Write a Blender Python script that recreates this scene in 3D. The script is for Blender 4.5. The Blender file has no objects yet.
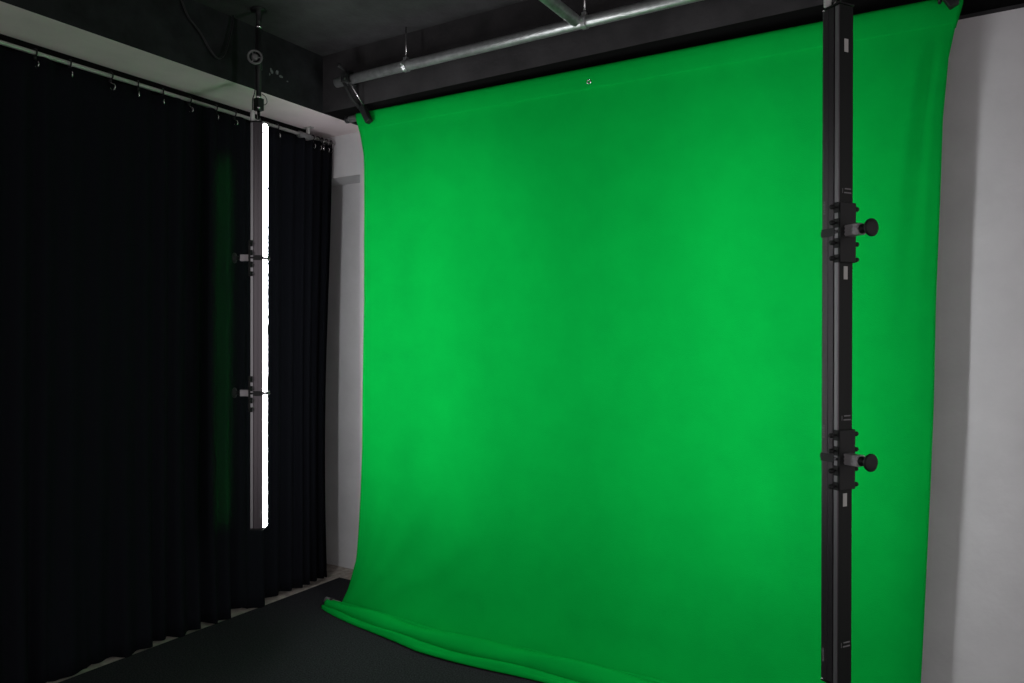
import bpy, bmesh, math, random
from mathutils import Vector, Matrix
import numpy as np
S = bpy.context.scene
COL = S.collection
random.seed(4)
R = math.radians

# ------------------------------------------------------------------ camera, world, exposure
def make_camera():
    yaw, pitch, roll = R(31.65), R(-.157), R(-.105)
    fwd = Vector((-math.sin(yaw) * math.cos(pitch), math.cos(yaw) * math.cos(pitch), math.sin(pitch)))
    right = Vector((math.cos(yaw), math.sin(yaw), 0))
    up = right.cross(fwd)
    r2 = right * math.cos(roll) - up * math.sin(roll)
    u2 = right * math.sin(roll) + up * math.cos(roll)
    m = Matrix((r2, u2, -fwd)).transposed().to_4x4()
    m.translation = (0, 0, 1.4)
    c = bpy.data.cameras.new('camera'); c.sensor_width = 36; c.lens = 36 * 749 / 1024
    c.clip_start = .05
    o = bpy.data.objects.new('camera', c); COL.objects.link(o); o.matrix_world = m
    S.camera = o
make_camera()
w = bpy.data.worlds.new('room_dark'); S.world = w; w.use_nodes = True
# the rest of the studio behind the camera: dim, brighter above eye level
nt = w.node_tree; bg = nt.nodes['Background']
tc = nt.nodes.new('ShaderNodeTexCoord'); sx = nt.nodes.new('ShaderNodeSeparateXYZ'); cr = nt.nodes.new('ShaderNodeValToRGB')
nt.links.new(tc.outputs['Generated'], sx.inputs[0]); nt.links.new(sx.outputs['Z'], cr.inputs[0])
cr.color_ramp.elements[0].position = 0; cr.color_ramp.elements[0].color = (.66, .60, .62, 1)
cr.color_ramp.elements[1].position = .12; cr.color_ramp.elements[1].color = (1, .965, .97, 1)
nt.links.new(cr.outputs[0], bg.inputs[0]); bg.inputs[1].default_value = .92
S.view_settings.view_transform = 'Standard'; S.view_settings.look = 'None'
S.view_settings.exposure = 0.0; S.view_settings.gamma = 1
S.view_settings.use_curve_mapping = False
LED_L, LED_R = 57.0, 50.0        # radiance of the two diffusers
BEAM_L, BEAM_R = 2.7, 2.2      # watts of the lens beams
SPREAD_L, SPREAD_R = 62, 80

# ------------------------------------------------------------------ materials
def mat(name, col, rough=.6, metal=0, spec=.5, bump=0, bscale=200, var=0, vscale=8, emit=None, sheen=0, stretch=None):
    m = bpy.data.materials.new(name); m.use_nodes = True
    nt = m.node_tree; b = nt.nodes['Principled BSDF']
    b.inputs['Base Color'].default_value = (*col, 1); b.inputs['Roughness'].default_value = rough
    b.inputs['Metallic'].default_value = metal; b.inputs['Specular IOR Level'].default_value = spec
    if sheen: b.inputs['Sheen Weight'].default_value = sheen
    tc = nt.nodes.new('ShaderNodeTexCoord'); src = tc.outputs['Object']
    if stretch:
        mp = nt.nodes.new('ShaderNodeMapping'); mp.inputs['Scale'].default_value = stretch
        nt.links.new(src, mp.inputs[0]); src = mp.outputs[0]
    if bump:
        n = nt.nodes.new('ShaderNodeTexNoise'); n.inputs['Scale'].default_value = bscale; n.inputs['Detail'].default_value = 4
        bp = nt.nodes.new('ShaderNodeBump'); bp.inputs['Strength'].default_value = bump; bp.inputs['Distance'].default_value = .004
        nt.links.new(src, n.inputs['Vector']); nt.links.new(n.outputs[0], bp.inputs['Height'])
        nt.links.new(bp.outputs[0], b.inputs['Normal'])
    if var:
        n = nt.nodes.new('ShaderNodeTexNoise'); n.inputs['Scale'].default_value = vscale; n.inputs['Detail'].default_value = 6
        n.inputs['Roughness'].default_value = .6
        cr = nt.nodes.new('ShaderNodeValToRGB')
        cr.color_ramp.elements[0].position = .3; cr.color_ramp.elements[1].position = .7
        cr.color_ramp.elements[0].color = (*[c * (1 - var) for c in col], 1)
        cr.color_ramp.elements[1].color = (*[min(1, c * (1 + var)) for c in col], 1)
        nt.links.new(src, n.inputs['Vector']); nt.links.new(n.outputs[0], cr.inputs[0])
        nt.links.new(cr.outputs[0], b.inputs['Base Color'])
    if emit:
        b.inputs['Emission Color'].default_value = (*emit[0], 1); b.inputs['Emission Strength'].default_value = emit[1]
    return m
M = dict(
 white=mat('white_plaster', (.67, .665, .675), .9, bump=.25, bscale=45, var=.06, vscale=5, spec=.2),
 batten=mat('batten_black', (.004, .004, .004), .9, spec=.05),
 soffit=mat('warm_white_plaster', (.86, .75, .76), .9, bump=.35, bscale=45, var=.06, vscale=5, spec=.2),
 black_paint=mat('black_paint', (.038, .037, .039), .8, bump=.5, bscale=60, var=.35, vscale=5, spec=.25),
 beam_black=mat('beam_black_paint', (.023, .022, .023), .75, bump=.4, bscale=50, var=.4, vscale=7, spec=.25),
 concrete=mat('bare_concrete', (.42, .37, .33), .9, bump=.5, bscale=60, var=.35, vscale=22, spec=.2),
 carpet=mat('carpet', (.022, .0225, .0255), .95, bump=1, bscale=300, var=.8, vscale=150, spec=.1),
 left_black=mat('dark_beam_paint', (.011, .012, .013), .8, bump=.5, bscale=50, var=.5, vscale=9, spec=.2),
 curtain=mat('curtain_cloth', (.0052, .0058, .0080), .95, bump=.3, bscale=300, spec=.05),
 green=mat('green_fabric', (.0014, .305, .037), .95, spec=0, bump=.3, bscale=300, var=.05, vscale=7),
 steel=mat('galvanised_steel', (.42, .43, .43), .42, metal=.85, var=.25, vscale=30, bump=.15, bscale=60),
 rail=mat('rail_metal', (.5, .5, .48), .45, metal=.5),
 chrome=mat('chrome', (.6, .6, .6), .25, metal=1),
 black_metal=mat('black_metal', (.009, .010, .010), .55, spec=.3),
 black_plastic=mat('black_plastic', (.008, .008, .009), .5, spec=.4),
 anodised=mat('dark_anodised_aluminium', (.12, .108, .118), .32, metal=.85, spec=.6),
 cover=mat('rear_cover_dark_reflection', (.004, .006, .005), .55, spec=.25),  # near-black stands in for the dark side of the room reflected there
 arm=mat('grey_cast_metal', (.34, .33, .34), .45, metal=.4),
 groove=mat('light_anodised_strip', (.30, .30, .31), .35, metal=.7),
 grey_plastic=mat('grey_plastic', (.12, .12, .12), .5),
 sticker=mat('sticker_white', (.45, .45, .43), .6),
 mark=mat('printed_mark', (.16, .16, .165), .6),
 plug=mat('plug_white', (.55, .56, .54), .5),
 scuff=mat('plaster_scuff', (.13, .14, .14), .9, var=.5, vscale=90),
)
M['led_l'] = mat('lit_diffuser_left', (.8, .8, .8), .5, emit=((.97, .98, 1), LED_L))
M['led_r'] = mat('lit_diffuser_right', (.8, .8, .8), .5, emit=((.97, .98, 1), LED_R))

# ------------------------------------------------------------------ helpers
def obj(name, bm, m, parent=None, smooth=False, loc=None):
    me = bpy.data.meshes.new(name)
    bmesh.ops.recalc_face_normals(bm, faces=bm.faces)
    bm.to_mesh(me); bm.free()
    for mm in (m if isinstance(m, list) else [m]): me.materials.append(mm)
    if smooth:
        for p in me.polygons: p.use_smooth = True
    o = bpy.data.objects.new(name, me); COL.objects.link(o)
    if parent: o.parent = parent
    if loc: o.location = loc
    return o
def tag(o, label=None, cat=None, group=None, kind=None):
    if label: o['label'] = label
    if cat: o['category'] = cat
    if group: o['group'] = group
    if kind: o['kind'] = kind
    return o
def thing(name, loc, label, cat, rz=0, group=None):
    o = bpy.data.objects.new(name, None); COL.objects.link(o); o.location = loc; o.rotation_euler = (0, 0, rz)
    o.empty_display_size = .05
    return tag(o, label, cat, group)
def struct(name, bm, m, **k):
    o = obj(name, bm, m, **k); o['kind'] = 'structure'; return o
def B(): return bmesh.new()
def box(bm, x0, x1, y0, y1, z0, z1, mi=0, bev=0):
    r = bmesh.ops.create_cube(bm, size=1)
    for v in r['verts']:
        v.co = Vector(((x0 + x1) / 2 + v.co.x * (x1 - x0), (y0 + y1) / 2 + v.co.y * (y1 - y0), (z0 + z1) / 2 + v.co.z * (z1 - z0)))
    fs = {f for v in r['verts'] for f in v.link_faces}
    for f in fs: f.material_index = mi
    if bev:
        es = list({e for v in r['verts'] for e in v.link_edges})
        bmesh.ops.bevel(bm, geom=es, offset=bev, segments=2, affect='EDGES', profile=.5)
    return bm
def frame(d):
    d = d.normalized(); a = Vector((0, 0, 1)) if abs(d.z) < .9 else Vector((1, 0, 0))
    u = d.cross(a).normalized(); return u, d.cross(u).normalized()
def tube(bm, pts, r, n=12, closed=False, cap=True):
    pts = [Vector(p) for p in pts]; rings = []; N = len(pts)
    u = None
    for i, p in enumerate(pts):
        if closed: d = pts[(i + 1) % N] - pts[i - 1]
        else: d = pts[min(i + 1, N - 1)] - pts[max(i - 1, 0)]
        d.normalize()
        if u is None: u, v = frame(d)
        else:
            u = (u - d * u.dot(d)).normalized(); v = d.cross(u)
        rr = r[i] if isinstance(r, (list, tuple)) else r
        rings.append([bm.verts.new(p + (u * math.cos(t) + v * math.sin(t)) * rr) for t in [2 * math.pi * k / n for k in range(n)]])
    for i in range(N if closed else N - 1):
        a, b = rings[i], rings[(i + 1) % N]
        for k in range(n): bm.faces.new((a[k], a[(k + 1) % n], b[(k + 1) % n], b[k]))
    if cap and not closed:
        bm.faces.new(rings[0]); bm.faces.new(rings[-1])
    return bm
def lathe(bm, p0, d, prof, n=20):
    """profile of (distance along d, radius)"""
    p0 = Vector(p0); d = Vector(d).normalized(); u, v = frame(d); rings = []
    for t, r in prof:
        rings.append([bm.verts.new(p0 + d * t + (u * math.cos(a) + v * math.sin(a)) * max(r, 1e-4)) for a in [2 * math.pi * k / n for k in range(n)]])
    for a, b in zip(rings, rings[1:]):
        for k in range(n): bm.faces.new((a[k], a[(k + 1) % n], b[(k + 1) % n], b[k]))
    bm.faces.new(rings[0]); bm.faces.new(rings[-1])
    return bm
def circle(c, u, v, r, n=24, a0=0, a1=2 * math.pi, end=False):
    c, u, v = Vector(c), Vector(u).normalized(), Vector(v).normalized()
    k = n - 1 if end else n
    return [c + (u * math.cos(a0 + (a1 - a0) * i / k) + v * math.sin(a0 + (a1 - a0) * i / k)) * r for i in range(n)]
def prism(bm, poly, z0, z1):
    a = [bm.verts.new((x, y, z0)) for x, y in poly]; b = [bm.verts.new((x, y, z1)) for x, y in poly]
    n = len(poly)
    for i in range(n): bm.faces.new((a[i], a[(i + 1) % n], b[(i + 1) % n], b[i]))
    bm.faces.new(a); bm.faces.new(b); return bm
def catmull(P, n):
    P = np.array(P, float); out = []
    Q = np.vstack([2 * P[0] - P[1], P, 2 * P[-1] - P[-2]])
    for i in range(len(P) - 1):
        p0, p1, p2, p3 = Q[i:i + 4]
        for k in range(n):
            t = k / n
            out.append(.5 * (2 * p1 + (p2 - p0) * t + (2 * p0 - 5 * p1 + 4 * p2 - p3) * t * t + (3 * p1 - p0 - 3 * p2 + p3) * t ** 3))
    out.append(P[-1]); return np.array(out)

# ------------------------------------------------------------------ the room
ZC, ZS = 2.89, 2.59           # ceiling, beam undersides
XB, YB, YW, XW = -2.925, 2.84, 3.20, -3.55
YF = -1.6; XR = 2.6
struct('floor', box(B(), XW - .2, XR, YF, 3.6, -.1, 0), M['concrete'])
struct('ceiling', box(B(), XW - .2, XR, YF, 3.6, ZC, ZC + .15), M['black_paint'])
struct('wall_left', box(B(), XW - .15, XW, YF, 3.6, 0, ZC), M['white'])
bm = B()
box(bm, -2.998, XR, YW, 3.6, 0, 2.575)
box(bm, -2.998, XR, YW, 3.6, 2.575, ZC, 1)
box(bm, XW, -2.998, YW, 3.6, 2.345, ZC)
box(bm, XW, -2.998, 3.37, 3.6, 0, 2.345)
struct('wall_back', bm, [M['white'], M['black_paint']])
bm = B()     # painted beam over the curtain: black face, white underside
box(bm, XW, XB, YF, YW, ZS, ZC)
bm.normal_update()
for f in bm.faces: f.material_index = 1 if f.normal.z < -.5 else 0
struct('trim_1', bm, [M['left_black'], M['soffit']])
bm = box(B(), XB, XR, YB, YW, ZS, ZC)
bm.normal_update()
for f in bm.faces: f.material_index = 1 if f.normal.z < -.5 else 0
struct('trim_2', bm, [M['beam_black'], M['batten']])
struct('trim_3', box(B(), -3.275, -3.238, YF, 3.02, 2.535, ZS), M['batten'])
bm = B()    # bare plaster showing through the beam paint
for (y, z, sy, sz, t) in [(2.50, 2.712, .010, .016, .5), (2.535, 2.715, .011, .013, -.3), (2.56, 2.70, .012, .008, 0), (2.60, 2.688, .006, .004, .2), (2.49, 2.69, .004, .006, 0)]:
    poly = []
    for k in range(9):
        a = 2 * math.pi * k / 9; rr = random.uniform(.6, 1.1)
        py, pz = math.cos(a) * sy * rr, math.sin(a) * sz * rr
        poly.append((y + py * math.cos(t) - pz * math.sin(t), z + py * math.sin(t) + pz * math.cos(t)))
    a_ = [bm.verts.new((XB, p[0], p[1])) for p in poly]; b_ = [bm.verts.new((XB + .0012, p[0], p[1])) for p in poly]
    for k in range(9): bm.faces.new((a_[k], a_[(k + 1) % 9], b_[(k + 1) % 9], b_[k]))
    bm.faces.new(b_)
struct('trim_4', bm, M['scuff'])

bm = B(); box(bm, -3.155, XR - .05, YF + .05, YW - .002, 0, .007, bev=.002)
tag(obj('carpet', bm, M['carpet']), 'dark grey speckled carpet covering the floor in front of the green backdrop', 'carpet')

# ------------------------------------------------------------------ curtain
def curtain():
    n, k = 760, 34
    Y0, Y1 = -1.2, 3.158
    bm = B(); rows = []
    rnd = np.random.RandomState(3)
    ys = np.linspace(Y0, Y1, n)
    ph = np.zeros(n); p = 0
    wob = np.interp(ys, np.linspace(Y0, Y1, 40), rnd.uniform(.75, 1.3, 40))
    tight = np.where(ys > 2.93, 1.9, 1.0)
    ph = np.cumsum(wob * tight) * (ys[1] - ys[0]) * 2 * math.pi / .105
    amp = np.interp(ys, np.linspace(Y0, Y1, 55), rnd.uniform(.010, .024, 55))
    vis = [(1.50, 1.62), (1.74, 1.90), (2.02, 2.16), (2.26, 2.36), (2.44, 2.56), (2.66, 3.18)]   # where the hem hangs back from the carpet
    def back(y):
        s = 0
        for a, b in vis: s = max(s, min(1, max(0, min(y - a, b - y) / .03)))
        return s
    bk = np.array([back(y) for y in ys])
    for j in range(k + 1):
        t = j / k                      # 0 at the hem
        row = []
        for i, y in enumerate(ys):
            z0 = .010 + (.014 if y > 2.4 else .006) * bk[i] + .005 * math.sin(y * 23)
            z = z0 + (2.523 + .006 * math.cos(ph[i] * .5) - z0) * t
            a = amp[i] * (1 - .35 * t)
            x = -3.19 + a * math.sin(ph[i] + .25 * math.sin(3 * t + y)) + .006 * math.sin(7 * y + 4 * t)
            low = max(0, 1 - t * 2.2) ** 2
            x += low * (.030 * (1 - bk[i]) - .004 * bk[i])
            x = min(x, -3.19 + .05)
            yy = y
            if i > n - 90: yy = y - (i - (n - 90)) / 90 * .012 * math.sin(5 * t) - .026 * (1 - t) * (i - n + 90) / 90
            row.append(bm.verts.new((x, yy, z)))
        rows.append(row)
    for j in range(k):
        for i in range(n - 1): bm.faces.new((rows[j][i], rows[j][i + 1], rows[j + 1][i + 1], rows[j + 1][i]))
    o = obj('curtain', bm, M['curtain'], smooth=True)
    s = o.modifiers.new('thickness', 'SOLIDIFY'); s.thickness = .003; s.offset = -1
    tag(o, 'black floor-length pleated curtain hanging from the rail along the left wall', 'curtain')
curtain()

rail = thing('curtain_rail', (-3.19, 0, 2.539), 'slim round metal curtain rail under the white beam underside', 'curtain rail')
obj('rod', tube(B(), [(0, YF + .1, 0), (0, 3.185, 0)], .0088, 14), M['rail'], rail, True)
def rail_bracket(y):
    bm = B()
    box(bm, -.035, .035, y - .012, y + .012, .045, .051, bev=.001)
    box(bm, -.008, .008, y - .008, y + .008, .008, .046, bev=.001)
    obj('bracket', bm, M['rail'], rail)
    lathe_bm = lathe(B(), (0, y - .008, 0), (0, 1, 0), [(0, .011), (0, .0145), (.016, .0145), (.016, .011)])
    obj('bracket_collar', lathe_bm, M['rail'], rail, True)
rail_bracket(2.985); rail_bracket(.9)
bm = lathe(B(), (0, 2.915, -.002), (0, 1, 0), [(0, .010), (0, .017), (.004, .018), (.085, .018), (.09, .015), (.09, .010)])
obj('coupler', bm, M['grey_plastic'], rail, True)

hooks_y = [1.546, 1.682, 1.851, 1.979, 2.10, 2.235, 2.384, 2.49, 2.765, 3.02, 3.055, 3.09, 3.125, 3.16]
words = ['first', 'second', 'third', 'fourth', 'fifth', 'sixth', 'seventh', 'eighth', 'ninth', 'tenth']
def hook_label(i):
    if i == 0: return 'small metal curtain hook on the rail, nearest the left edge of the photo'
    if i < 8: return 'small metal curtain hook hanging from the rail, %s counted from the left edge' % words[i]
    if i == 8: return 'small metal curtain hook alone on the rail right of the lit light bar'
    return 'curtain hook in the tight bunch at the corner end of the rail, %s from left' % words[i - 9]
h0 = thing('curtain_hook', (-3.19, 0, 2.539), 'x', 'curtain hook', group='hooks along the curtain rail')
bm = tube(B(), circle((0, 0, 0), (1, 0, 0), (0, 0, 1), .0155, 20), .0032, 8, closed=True)
box(bm, -.006, .006, -.004, .004, -.026, -.013)
obj('clip', bm, M['black_plastic'], h0, True)
bm = tube(B(), [(0, 0, -.022), (.004, 0, -.030), (.011, .002, -.034)] + [tuple(p) for p in circle((.012, .002, -.048), (0, 0, 1), (1, 0, 0), .013, 12, .1, 4.6, True)], .0022, 8)
obj('pin', bm, M['chrome'], h0, True)
h0.location.y = hooks_y[0]; h0['label'] = hook_label(0)
kids = list(h0.children)
if not kids: kids = [o for o in COL.objects if o.parent == h0]
for i, y in enumerate(hooks_y[1:], 1):
    r = h0.copy(); COL.objects.link(r); r.location.y = y; r.rotation_euler.z = random.uniform(-.5, .5); r['label'] = hook_label(i)
    for c in kids:
        d = c.copy(); COL.objects.link(d); d.parent = r

# ------------------------------------------------------------------ green backdrop
Z_R = [(2.60, -.030), (2.548, -.034), (2.478, -.053), (2.363, -.076), (2.165, -.092), (1.881, -.100), (1.538, -.111), (1.194, -.116), (.917, -.125), (.67, -.135), (.296, -.150), (0, -.165)]
Z_L = [(2.60, -2.735), (2.58, -2.729), (2.498, -2.706), (2.35, -2.68), (2.118, -2.677), (1.602, -2.672), (.827, -2.685), (.253, -2.718), (.116, -2.755), (.028, -2.80), (0, -2.82)]
zr = lambda z: .98 * float(np.interp(z, [a for a, b in Z_R[::-1]], [b for a, b in Z_R[::-1]]))
zl = lambda z: float(np.interp(z, [a for a, b in Z_L[::-1]], [b for a, b in Z_L[::-1]]))
def plane_y(u): return 2.89 + .01 * u
def backdrop():
    prof = [(.021, 2.47), (.021, 2.53), (.015, 2.562), (0, 2.571), (-.016, 2.562), (-.021, 2.535), (-.016, 2.495), (-.008, 2.45), (-.004, 2.38)]
    prof += [(0, z) for z in np.linspace(2.28, .62, 13)]
    prof += [(-.002, .5), (-.006, .38), (-.014, .27), (-.030, .17), (-.052, .10), (-.075, .055), (-.098, .030), (-.118, .022),
             (-.136, .036), (-.152, .062), (-.168, .070), (-.180, .056), (-.186, .026), (-.192, .040), (-.208, .078), (-.228, .088), (-.250, .078), (-.266, .055), (-.268, .026),
             (-.274, .018), (-.286, .040), (-.302, .042), (-.316, .030), (-.320, .016), (-.312, .010), (-.29, .010)]
    P = catmull(prof, 5); nv = len(P); nu = 200
    bm = B(); rows = []
    rnd = np.random.RandomState(11)
    ks = [(rnd.uniform(1, 5), rnd.uniform(.2, 1.4), rnd.uniform(0, 6.3), rnd.uniform(.3, 1)) for _ in range(9)]
    for j, (dy, z) in enumerate(P):
        row = []
        f = max(0, min(1, (-dy - .02) / .3)) if z < .5 else 0         # 0 on the hanging part, 1 at the front lip
        for i in range(nu + 1):
            u = i / nu
            u = u + .035 * math.sin(2 * math.pi * u) * -1 * .5     # denser towards both edges
            reach = .36 + .56 * min(1, u / .28) ** .8 - .19 * u
            xl, xr = zl(z), zr(z)
            if f > 0: xl = zl(z) * (1 - min(1, f * 4)) + min(1, f * 4) * (-2.765 - .10 * min(1, f * 1.3))
            x = xl + (xr - xl) * u
            y = plane_y(u) + dy * (reach if dy < -.02 and z < .5 else 1) + (-.02 * (1 - reach) if dy < -.02 and z < .5 else 0)
            zz = z
            hang = 1 - f if z < 2.4 else 0
            wv = sum(a * math.sin(kx * 2 * math.pi * u + kz * z * 2 + p) for kx, kz, p, a in ks)
            y += .0035 * wv * hang * min(1, (2.4 - z) / .5 if z < 2.4 else 0)
            # folds running down from the right hand clamp
            e = (1 - u)
            dep = max(0, min(1, (2.47 - z) / .12)) * math.exp(-max(0, 2.4 - z) * 1.7)
            if z < 2.47 and f == 0:
                c1 = .028 + .030 * (2.56 - z); c2 = .010 + .008 * (2.56 - z)
                y -= dep * (.011 * math.exp(-((e - c1) / .009) ** 2) + .012 * math.exp(-((e - c2) / .006) ** 2))
                y += dep * .012 * math.exp(-((e - c1 * .62) / .008) ** 2)
            # edge curl on the right near the floor
            fe = 1 - min(1, f * 5)
            if z < 1.0: y += fe * .03 * (1 - z) * math.exp(-(e / .010) ** 2)
            if z < .9: y -= fe * .020 * (.9 - z) * math.exp(-((e - .05) / .03) ** 2)
            # creases on the left edge
            if z < 2.5 and f == 0:
                y -= .010 * math.exp(-((u - .012 - .006 * (2.5 - z)) / .006) ** 2) * math.exp(-(2.5 - z) * 1.6)
            # creases fanning out of the lower left corner
            if z < .75 and f < .3:
                g = (.75 - z) / .75
                for c, a, wd in ((.03, .018, .012), (.085, .024, .025), (.18, .014, .05)):
                    cc = c * (.25 + 1.1 * z / .4)
                    y -= a * g * math.exp(-((u - cc) / wd) ** 2) * (1 - f / .3)
            if f > 0:      # the rolled end wanders and twists
                zz = z * (1 + min(1, f * 4) * ((.55 + .45 * min(1, u / .15)) * (1 + .10 * math.sin(9 * u + 5 * f)) - 1)) + .002 * min(1, f * 4)
                y += .010 * math.sin(11 * u + 1.3) * f + .006 * math.sin(23 * u + 9 * f) * f
                zz += .004 * math.sin(31 * u + 14 * f) * min(1, f * 3) * (1 if z > .03 else 0)
                zz = max(zz, .011)
            zz -= .023 * u * max(0, min(1, (z - .3) / 2.2))      # the crossbar hangs a little lower on the right
            row.append(bm.verts.new((x, y, zz)))
        rows.append(row)
    for j in range(nv - 1):
        for i in range(nu): bm.faces.new((rows[j][i], rows[j][i + 1], rows[j + 1][i + 1], rows[j + 1][i]))
    root = thing('green_backdrop', (-1.45, 2.92, 0), 'large bright green fabric backdrop hung from a crossbar, its lower end rolled on the carpet', 'backdrop')
    inv = -Vector((-1.45, 2.92, 0))
    bmesh.ops.translate(bm, verts=bm.verts, vec=inv)
    o = obj('fabric_sheet', bm, M['green'], root, True)
    s = o.modifiers.new('thickness', 'SOLIDIFY'); s.thickness = .0016; s.offset = 0
    # double fabric of the sleeve, stitched under the crossbar
    bm = B(); a = []
    for i in range(121):
        u = i / 120; x = zl(2.47) + (zr(2.47) - zl(2.47)) * u
        a.append([bm.verts.new((x + inv.x, plane_y(u) + inv.y + yy, z - .023 * u)) for yy, z in ((-.0225, 2.53), (-.0195, 2.50), (-.0165, 2.480), (-.0155, 2.476), (-.0125, 2.474))])
    for p, q in zip(a, a[1:]):
        for k in range(4): bm.faces.new((p[k], q[k], q[k + 1], p[k + 1]))
    obj('sleeve_hem', bm, M['green'], root, True)
    # eyelet
    bm = tube(B(), circle((-1.392 + inv.x, 2.876 + inv.y, 2.494), (1, 0, 0), (0, 0, 1), .008, 16), .003, 8, closed=True)
    e = obj('eyelet', bm, M['chrome'], root, True); e['label'] = 'small metal eyelet near the top seam'
    # tube inside the rolled end
    bm = lathe(B(), (-2.90 + inv.x, 2.842 + inv.y, .026), (1, -.055, 0), [(0, .010), (.002, .017), (.045, .017), (.046, .014), (.10, .014)])
    b_ = obj('weight_tube', bm, M['grey_plastic'], root, True); b_['label'] = 'dark grey end of the tube in the rolled hem'
    bm = lathe(B(), (-2.862 + inv.x, 2.84 + inv.y, .026), (1, -.055, 0), [(0, .0185), (.014, .0185)])
    obj('tube_cap', bm, M['black_plastic'], b_, True)
backdrop()
cb = thing('crossbar', (-2.79, 2.886, 2.548), 'grey metal crossbar end poking out of the top left corner of the green backdrop', 'crossbar')
d = Vector((2.76, .011, -.022)).normalized()
obj('pole', lathe(B(), (0, 0, 0), d, [(0, .012), (0, .0165), (2.745, .0165), (2.745, .01)]), M['steel'], cb, True)
obj('end_cap', lathe(B(), (-.012, 0, 0), d, [(0, .012), (.003, .0185), (.026, .0185), (.026, .0166)]), M['black_plastic'], cb, True)

# ------------------------------------------------------------------ pipes under the ceiling
bm = B()
def hollow(bm, p0, p1, r):
    p0, p1 = Vector(p0), Vector(p1); L = (p1 - p0).length
    lathe(bm, p0, p1 - p0, [(.05, r * .1), (.05, r - .004), (0, r - .004), (0, r), (L, r), (L, r - .004), (L - .05, r - .004), (L - .05, r * .1)], 28)
    return bm
tag(obj('scaffold_pipe', hollow(bm, (-2.765, 2.78, 2.705), (1.6, 2.78, 2.705), .0242), M['steel'], smooth=True),
    'long galvanised pipe hung parallel to the wall above the green backdrop', 'pipe')
tag(obj('scaffold_pipe', hollow(B(), (-1.395, 2.752, 2.708), (-1.395, -1.4, 2.708), .0242), M['steel'], smooth=True),
    'galvanised pipe running from the long pipe towards the camera, cut off by the photo top', 'pipe')
def hanger(x, y, ax, label, group='threaded rod pipe hangers'):
    t = thing('pipe_hanger', (x, y, 2.705), label, 'pipe hanger', group=group, rz=0 if ax == 'x' else R(90))
    obj('threaded_rod', tube(B(), [(0, 0, .032), (0, 0, ZC - 2.705)], .0038, 8), M['chrome'], t, True)
    bm = lathe(B(), (-.010, 0, 0), (1, 0, 0), [(0, .0245), (0, .0285), (.020, .0285), (.020, .0245)])
    box(bm, -.010, .010, -.010, .010, .027, .040, bev=.002); box(bm, -.008, .008, -.044, -.026, -.005, .005)
    obj('pipe_clip', bm, M['steel'], t)
    obj('nut', lathe(B(), (0, 0, .040), (0, 0, 1), [(0, .008), (.007, .008)], 6), M['chrome'], t)
hanger(-2.311, 2.78, 'x', 'thin threaded rod hanger with pipe clip, left of the two pipes junction')
hanger(-1.366, 2.78, 'x', 'thin threaded rod hanger with pipe clip right beside the junction of two pipes')

def clamp_assembly(name, px, cx, cyy, cz, label):
    """black clamp on the pipe, link rods, jaw on the crossbar"""
    t = thing(name, (px, 2.78, 2.705), label, 'clamp', group='black clamps carrying the crossbar')
    bm = tube(B(), circle((0, 0, 0), (0, 1, 0), (0, 0, 1), .033, 18, R(-60), R(230), True), .0085, 8)
    bmesh.ops.scale(bm, verts=bm.verts, vec=(2.2, 1, 1))
    box(bm, -.018, .018, -.05, -.028, -.024, .02, bev=.003)
    obj('pipe_jaw', bm, M['black_metal'], t)
    bm = lathe(B(), (-.004, -.03, .030), (-.45, -.35, .55), [(0, .006), (.035, .006), (.036, .012), (.05, .012), (.052, .006)])
    obj('screw_handle', bm, M['black_metal'], t, True)
    obj('bolt', lathe(B(), (.012, -.052, -.012), (0, -1, 0), [(0, .008), (.008, .008)], 6), M['chrome'], t)
    q = Vector((cx - px, cyy - 2.78, cz - 2.705))
    a = Vector((-.012, -.034, -.02)); b = q + Vector((-.01, -.032, .01))
    obj('link_arm', tube(B(), [a, (a + b) / 2 + Vector((-.012, 0, 0)), b], .0085, 10), M['black_metal'], t, True)
    a = Vector((.018, -.03, -.02)); b = q + Vector((.012, -.03, .02))
    obj('threaded_rod', tube(B(), [a, b], .004, 8), M['chrome'], t, True)
    dd = (q - Vector((0, 0, 0))).normalized(); u = Vector((1, 0, -.45)).normalized()
    bm = B(); box(bm, -.016, .016, -.020, .012, -.052, .045, bev=.004)
    bmesh.ops.rotate(bm, verts=bm.verts, cent=(0, 0, 0), matrix=Matrix.Rotation(R(-30), 3, 'Y'))
    bmesh.ops.translate(bm, verts=bm.verts, vec=q + Vector((.018, -.038, -.005)))
    obj('crossbar_jaw', bm, M['black_metal'], t)
    bm = tube(B(), circle(tuple(q), (0, 1, 0), (0, 0, 1), .028, 14, R(0), R(250), True), .006, 8)
    obj('jaw_hook', bm, M['black_metal'], t, True)
    obj('jaw_bolt', lathe(B(), tuple(q + Vector((-.03, -.02, .035))), (-.6, -.6, .3), [(0, .008), (.016, .008), (.018, .004)]), M['chrome'], t, True)
    return t
clamp_assembly('pipe_clamp', -2.672, -2.648, 2.888, 2.548, 'black clamp linking the long pipe to the top left corner of the green backdrop')
clamp_assembly('pipe_clamp', -.150, -.100, 2.898, 2.548, 'black clamp at the top right corner of the green backdrop')

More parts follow.
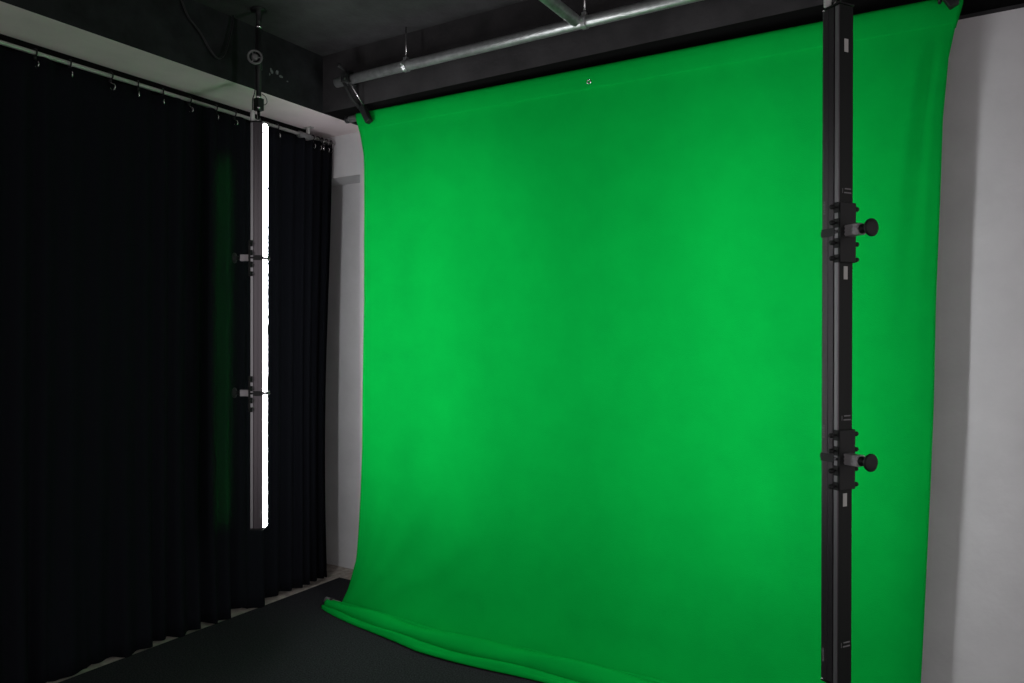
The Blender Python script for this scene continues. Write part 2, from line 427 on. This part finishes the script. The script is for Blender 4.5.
# ------------------------------------------------------------------ light bars
HW, HD, SEG = .025, .058, .61
def studio_light(ox, oy, oz, rz, led, label, side, watts, spread):
    t = thing('studio_light', (ox, oy, oz), label, 'studio light', rz=R(rz), group='tall linear studio lights flanking the backdrop')
    prof = [(-.0005, -HW), (-.004, -HW - .0015), (-.021, -HW - .0015), (-.0215, -HW - .0003), (-.0225, -HW - .0003), (-.023, -HW - .001), (-.039, -HW - .001), (-.0395, -HW + .002), (-.0425, -HW + .002), (-.043, -HW - .001), (-.056, -HW - .001), (-HD, -HW + .002)]
    back = [(-HD, -.012), (-HD + .003, -.010), (-HD + .003, .010), (-HD, .012)]
    poly = prof + back + [(x, -y) for x, y in prof[::-1]]
    for k in range(3):
        z0, z1 = k * SEG + .003, (k + 1) * SEG - .003
        h = obj('light_segment', prism(B(), poly, z0, z1), M['anodised'], t)
        for s in (-1, 1):
            bm = box(B(), -.0555, -.0445, min(s * HW, s * (HW + .0018)), max(s * HW, s * (HW + .0018)), z0 + .002, z1 - .002)
            obj('side_rib', bm, M['groove'], h)
        df = [(-.0004, -.0225)] + [(.009 * math.sin(a), -.0225 * math.cos(a)) for a in np.linspace(.12, math.pi - .12, 12)] + [(-.0004, .0225)]
        d_ = obj('diffuser', prism(B(), df, z0 + .006, z1 - .006), led, h); d_['label'] = 'glowing white diffuser'
        obj('rear_cover', box(B(), -HD - .0005, -HD + .001, -HW + .001, HW - .001, z0, z1), M['cover'], h)  # back plate, the dark reflection of the room put into its colour
        # small lettering up the side, too small to read
        for s in (-1, 1):
            bm = B(); zz = z0 + .048
            for (hh, ww) in ((.006, .0075), (.004, .0055), (.0055, .0065), (.0035, .0065), (.006, .008), (.004, .0055)):
                y = s * (HW + .0015)
                box(bm, -.0125, -.0125 + ww, min(y, y + s * .0005), max(y, y + s * .0005), zz, zz + hh); zz += hh + .0014
            obj('side_lettering', bm, M['mark'], h)
        bm = B()
        for zz, ww in ((.100, .014), (.1105, .011)):
            box(bm, -HD - .0012, -HD + .0002, -.014 - ww * .3, -.014 + ww * .7 + .012, z0 + zz, z0 + zz + .0035)
        box(bm, -HD - .0012, -HD + .0002, .013, .0145, z0 + .10, z0 + .113)
        obj('rear_print', bm, M['mark'], h)
        bm = box(B(), -HD - .0014, -HD + .0002, -.005, .009, z1 - .125, z1 - .090)
        s_ = obj('rear_sticker', bm, M['sticker'], h); s_['label'] = 'small pale sticker'
    for z, nm in ((-.004, 'bottom_cap'), (3 * SEG, 'top_cap')):
        capoly = [(-.001, -HW - .002), (-HD - .001, -HW - .002), (-HD - .001, HW + .002), (-.001, HW + .002)]
        obj(nm, prism(B(), capoly, z, z + .004), M['black_metal'], t)
    for k in (1, 2):
        z = k * SEG
        bm = B()
        box(bm, -HD - .008, -HD - .001, -HW - .004, HW + .004, z - .083, z + .078, bev=.002)
        for s in (-1, 1):
            y0, y1 = sorted((s * (HW + .002), s * (HW + .006)))
            for a, b in ((.078, .05), (.034, .010), (-.018, -.044), (-.062, -.083)):
                box(bm, -HD - .004, -HD + .012, y0, y1, z + b, z + a)
        br = obj('joining_bracket', bm, M['black_metal'], t)
        for s in (-1, 1):
            for dz in (.064, .022, -.031, -.073):
                bm = lathe(B(), (-HD + .006, s * (HW + .004), z + dz), (0, s, 0), [(0, .003), (.009, .003), (.010, .0065), (.020, .0065), (.022, .0045)], 14)
                obj('thumbscrew', bm, M['black_metal'], br, True)
        bm = B()
        sb = lambda x0, x1, a, b, z0, z1: box(bm, x0, x1, min(side * a, side * b), max(side * a, side * b), z0, z1)
        sb(.0092, .0110, -.018, HW + .012, z - .006, z + .006)
        sb(-.044, .0, -HW - .0028, -HW - .0015, z - .011, z + .011)
        sb(-.030, .0115, HW + .002, HW + .012, z - .007, z + .007)
        obj('strap', bm, M['black_plastic'], t)
        bm = B()
        box(bm, -HD - .051, -HD - .006, -.013, .013, z - .014, z + .016, bev=.0015)
        for q in range(3):
            box(bm, -HD - .050, -HD - .008, -.0150, .0150, z - .010 + q * .010, z - .006 + q * .010)
        arm = obj('mounting_arm', bm, M['arm'], t)
        bm = lathe(B(), (-HD - .050, 0, z + .001), (-1, 0, 0), [(0, .013), (.006, .013), (.007, .009), (.022, .009), (.023, .014), (.026, .022), (.028, .0235), (.033, .0235), (.035, .021), (.0355, .008)], 24)
        obj('handwheel', bm, M['black_metal'], t, True)
    beam(t, 'lens_beam', watts, (.96, .98, 1), .040, spread, 0)
    return t
def beam(t, name, watts, col, width, spread, turn):
    """the light the lenses throw forward: it starts at the face of the column"""
    l = bpy.data.lights.new(name, 'AREA'); l.shape = 'RECTANGLE'; l.size = width; l.size_y = 3 * SEG - .02
    l.energy = watts; l.color = col; l.spread = R(spread)
    o = bpy.data.objects.new(name, l); COL.objects.link(o); o.parent = t
    o.location = (.0105, 0, 1.5 * SEG)
    z = Vector((-math.cos(turn), -math.sin(turn), 0)); y = Vector((0, 0, 1)); x = y.cross(z)
    o.matrix_local = Matrix.Translation(o.location) @ Matrix((x, y, z)).transposed().to_4x4()
studio_light(-2.7285, 2.297, .545, 31, M['led_l'], 'tall lit light bar in front of the black curtain, bright white strip facing the backdrop', 1, BEAM_L, SPREAD_L)
rc = studio_light(-.341, 2.217, .471, 146, M['led_r'], 'tall dark light bar seen from behind, standing out against the green backdrop', -1, BEAM_R, SPREAD_R)
# coloured fringe at the edge of the right hand beam, thrown on the curtain
beam(rc, 'beam_fringe', .75, (.02, 1, .10), .012, 3.5, math.atan2(.205, -2.85) - R(146))

def hanging_pole(x, y, ztop, label):
    """drop pole from the ceiling to the top of a light bar"""
    t = thing('hanging_pole', (x, y, ztop), label, 'hanging pole', group='ceiling poles carrying the light bars')
    H = ZC - ztop
    obj('tube', tube(B(), [(0, 0, .105), (0, 0, H - .07)], .0115, 14), M['black_metal'], t, True)
    obj('ceiling_mount', lathe(B(), (0, 0, H), (0, 0, -1), [(0, .035), (.006, .035), (.008, .014), (.03, .014), (.05, .012), (.074, .0125)]), M['black_metal'], t, True)
    obj('collar', lathe(B(), (0, 0, H - .088), (0, 0, 1), [(0, .012), (0, .0145), (.014, .0145), (.014, .012)]), M['chrome'], t, True)
    v = Vector((-x, -y, 0)).normalized()      # the wheel faces into the room
    s = Vector((0, 0, 1)).cross(v)
    c = Vector((0, 0, .285)) + v * .024 - s * .016
    bm = tube(B(), circle(c, s, (0, 0, 1), .029, 28), .0048, 8, closed=True)
    lathe(bm, c - v * .03, v, [(0, .007), (.022, .007), (.024, .014), (.034, .014), (.036, .006)])
    for a in (0, 2.1, 4.2):
        e = c + (s * math.cos(a) + Vector((0, 0, 1)) * math.sin(a)) * .028
        tube(bm, [c, e], .003, 6)
    obj('handwheel', bm, M['grey_plastic'], t, True)
    obj('wheel_clamp', lathe(B(), (0, 0, .24), (0, 0, 1), [(0, .0118), (0, .016), (.075, .016), (.075, .0118)]), M['black_metal'], t, True)
    bm = B(); box(bm, -.018, .018, -.016, .016, .052, .108, bev=.003)
    obj('yoke', bm, M['black_metal'], t)
    obj('pin', lathe(B(), tuple(v * .017 + Vector((0, 0, .062))), v, [(0, .007), (.006, .007), (.007, .004)]), M['chrome'], t, True)
    obj('upper_pin', lathe(B(), tuple(v * .012 + Vector((0, 0, .112))), v, [(0, .010), (.007, .010), (.009, .006)]), M['chrome'], t, True)
    obj('spigot', lathe(B(), (.0, 0, .0), (0, 0, 1), [(0, .012), (.012, .012), (.014, .007), (.055, .007)]), M['chrome'], t, True)
    p = -s * .026
    obj('plug', lathe(B(), tuple(p + Vector((0, 0, .002))), (0, 0, 1), [(0, .006), (.004, .010), (.045, .010), (.05, .006)]), M['plug'], t, True)
    pts = catmull([p + Vector((0, 0, .05)), p + Vector((0, 0, .10)), -s * .015 + Vector((0, 0, .15)), -s * .013 + Vector((0, 0, .30)), -s * .013 + Vector((0, 0, H - .1))], 8)
    obj('power_lead', tube(B(), [tuple(q) for q in pts], .0025, 6), M['black_plastic'], t, True)
    pts = catmull([s * .014 + Vector((0, 0, .13)), s * .030 + Vector((0, 0, .118)), s * .036 + Vector((0, 0, .095)), s * .026 + Vector((0, 0, .082)), s * .016 + Vector((0, 0, .085))], 6)
    obj('safety_wire', tube(B(), [tuple(q) for q in pts], .0018, 6), M['black_plastic'], t, True)
    return t
hanging_pole(-2.755, 2.283, .545 + 3 * SEG + .004, 'black pole with round handwheel dropping from the ceiling to the lit light bar')
hanging_pole(-.317, 2.20, .471 + 3 * SEG + .004, 'black pole above the dark light bar in front of the green backdrop')

# loose cable on the beam
pts = catmull([(-2.912, 1.99, 2.885), (-2.905, 2.03, 2.80), (-2.905, 2.06, 2.775), (-2.905, 2.095, 2.745), (-2.90, 2.135, 2.69), (-2.90, 2.175, 2.664), (-2.90, 2.21, 2.69), (-2.90, 2.235, 2.76), (-2.90, 2.255, 2.84), (-2.905, 2.262, 2.888)], 8)
tag(obj('cable', tube(B(), [tuple(p) for p in pts], .0042, 8), M['black_plastic'], smooth=True),
    'loose black cable drooping in a loop against the black beam, left of the handwheel', 'cable')
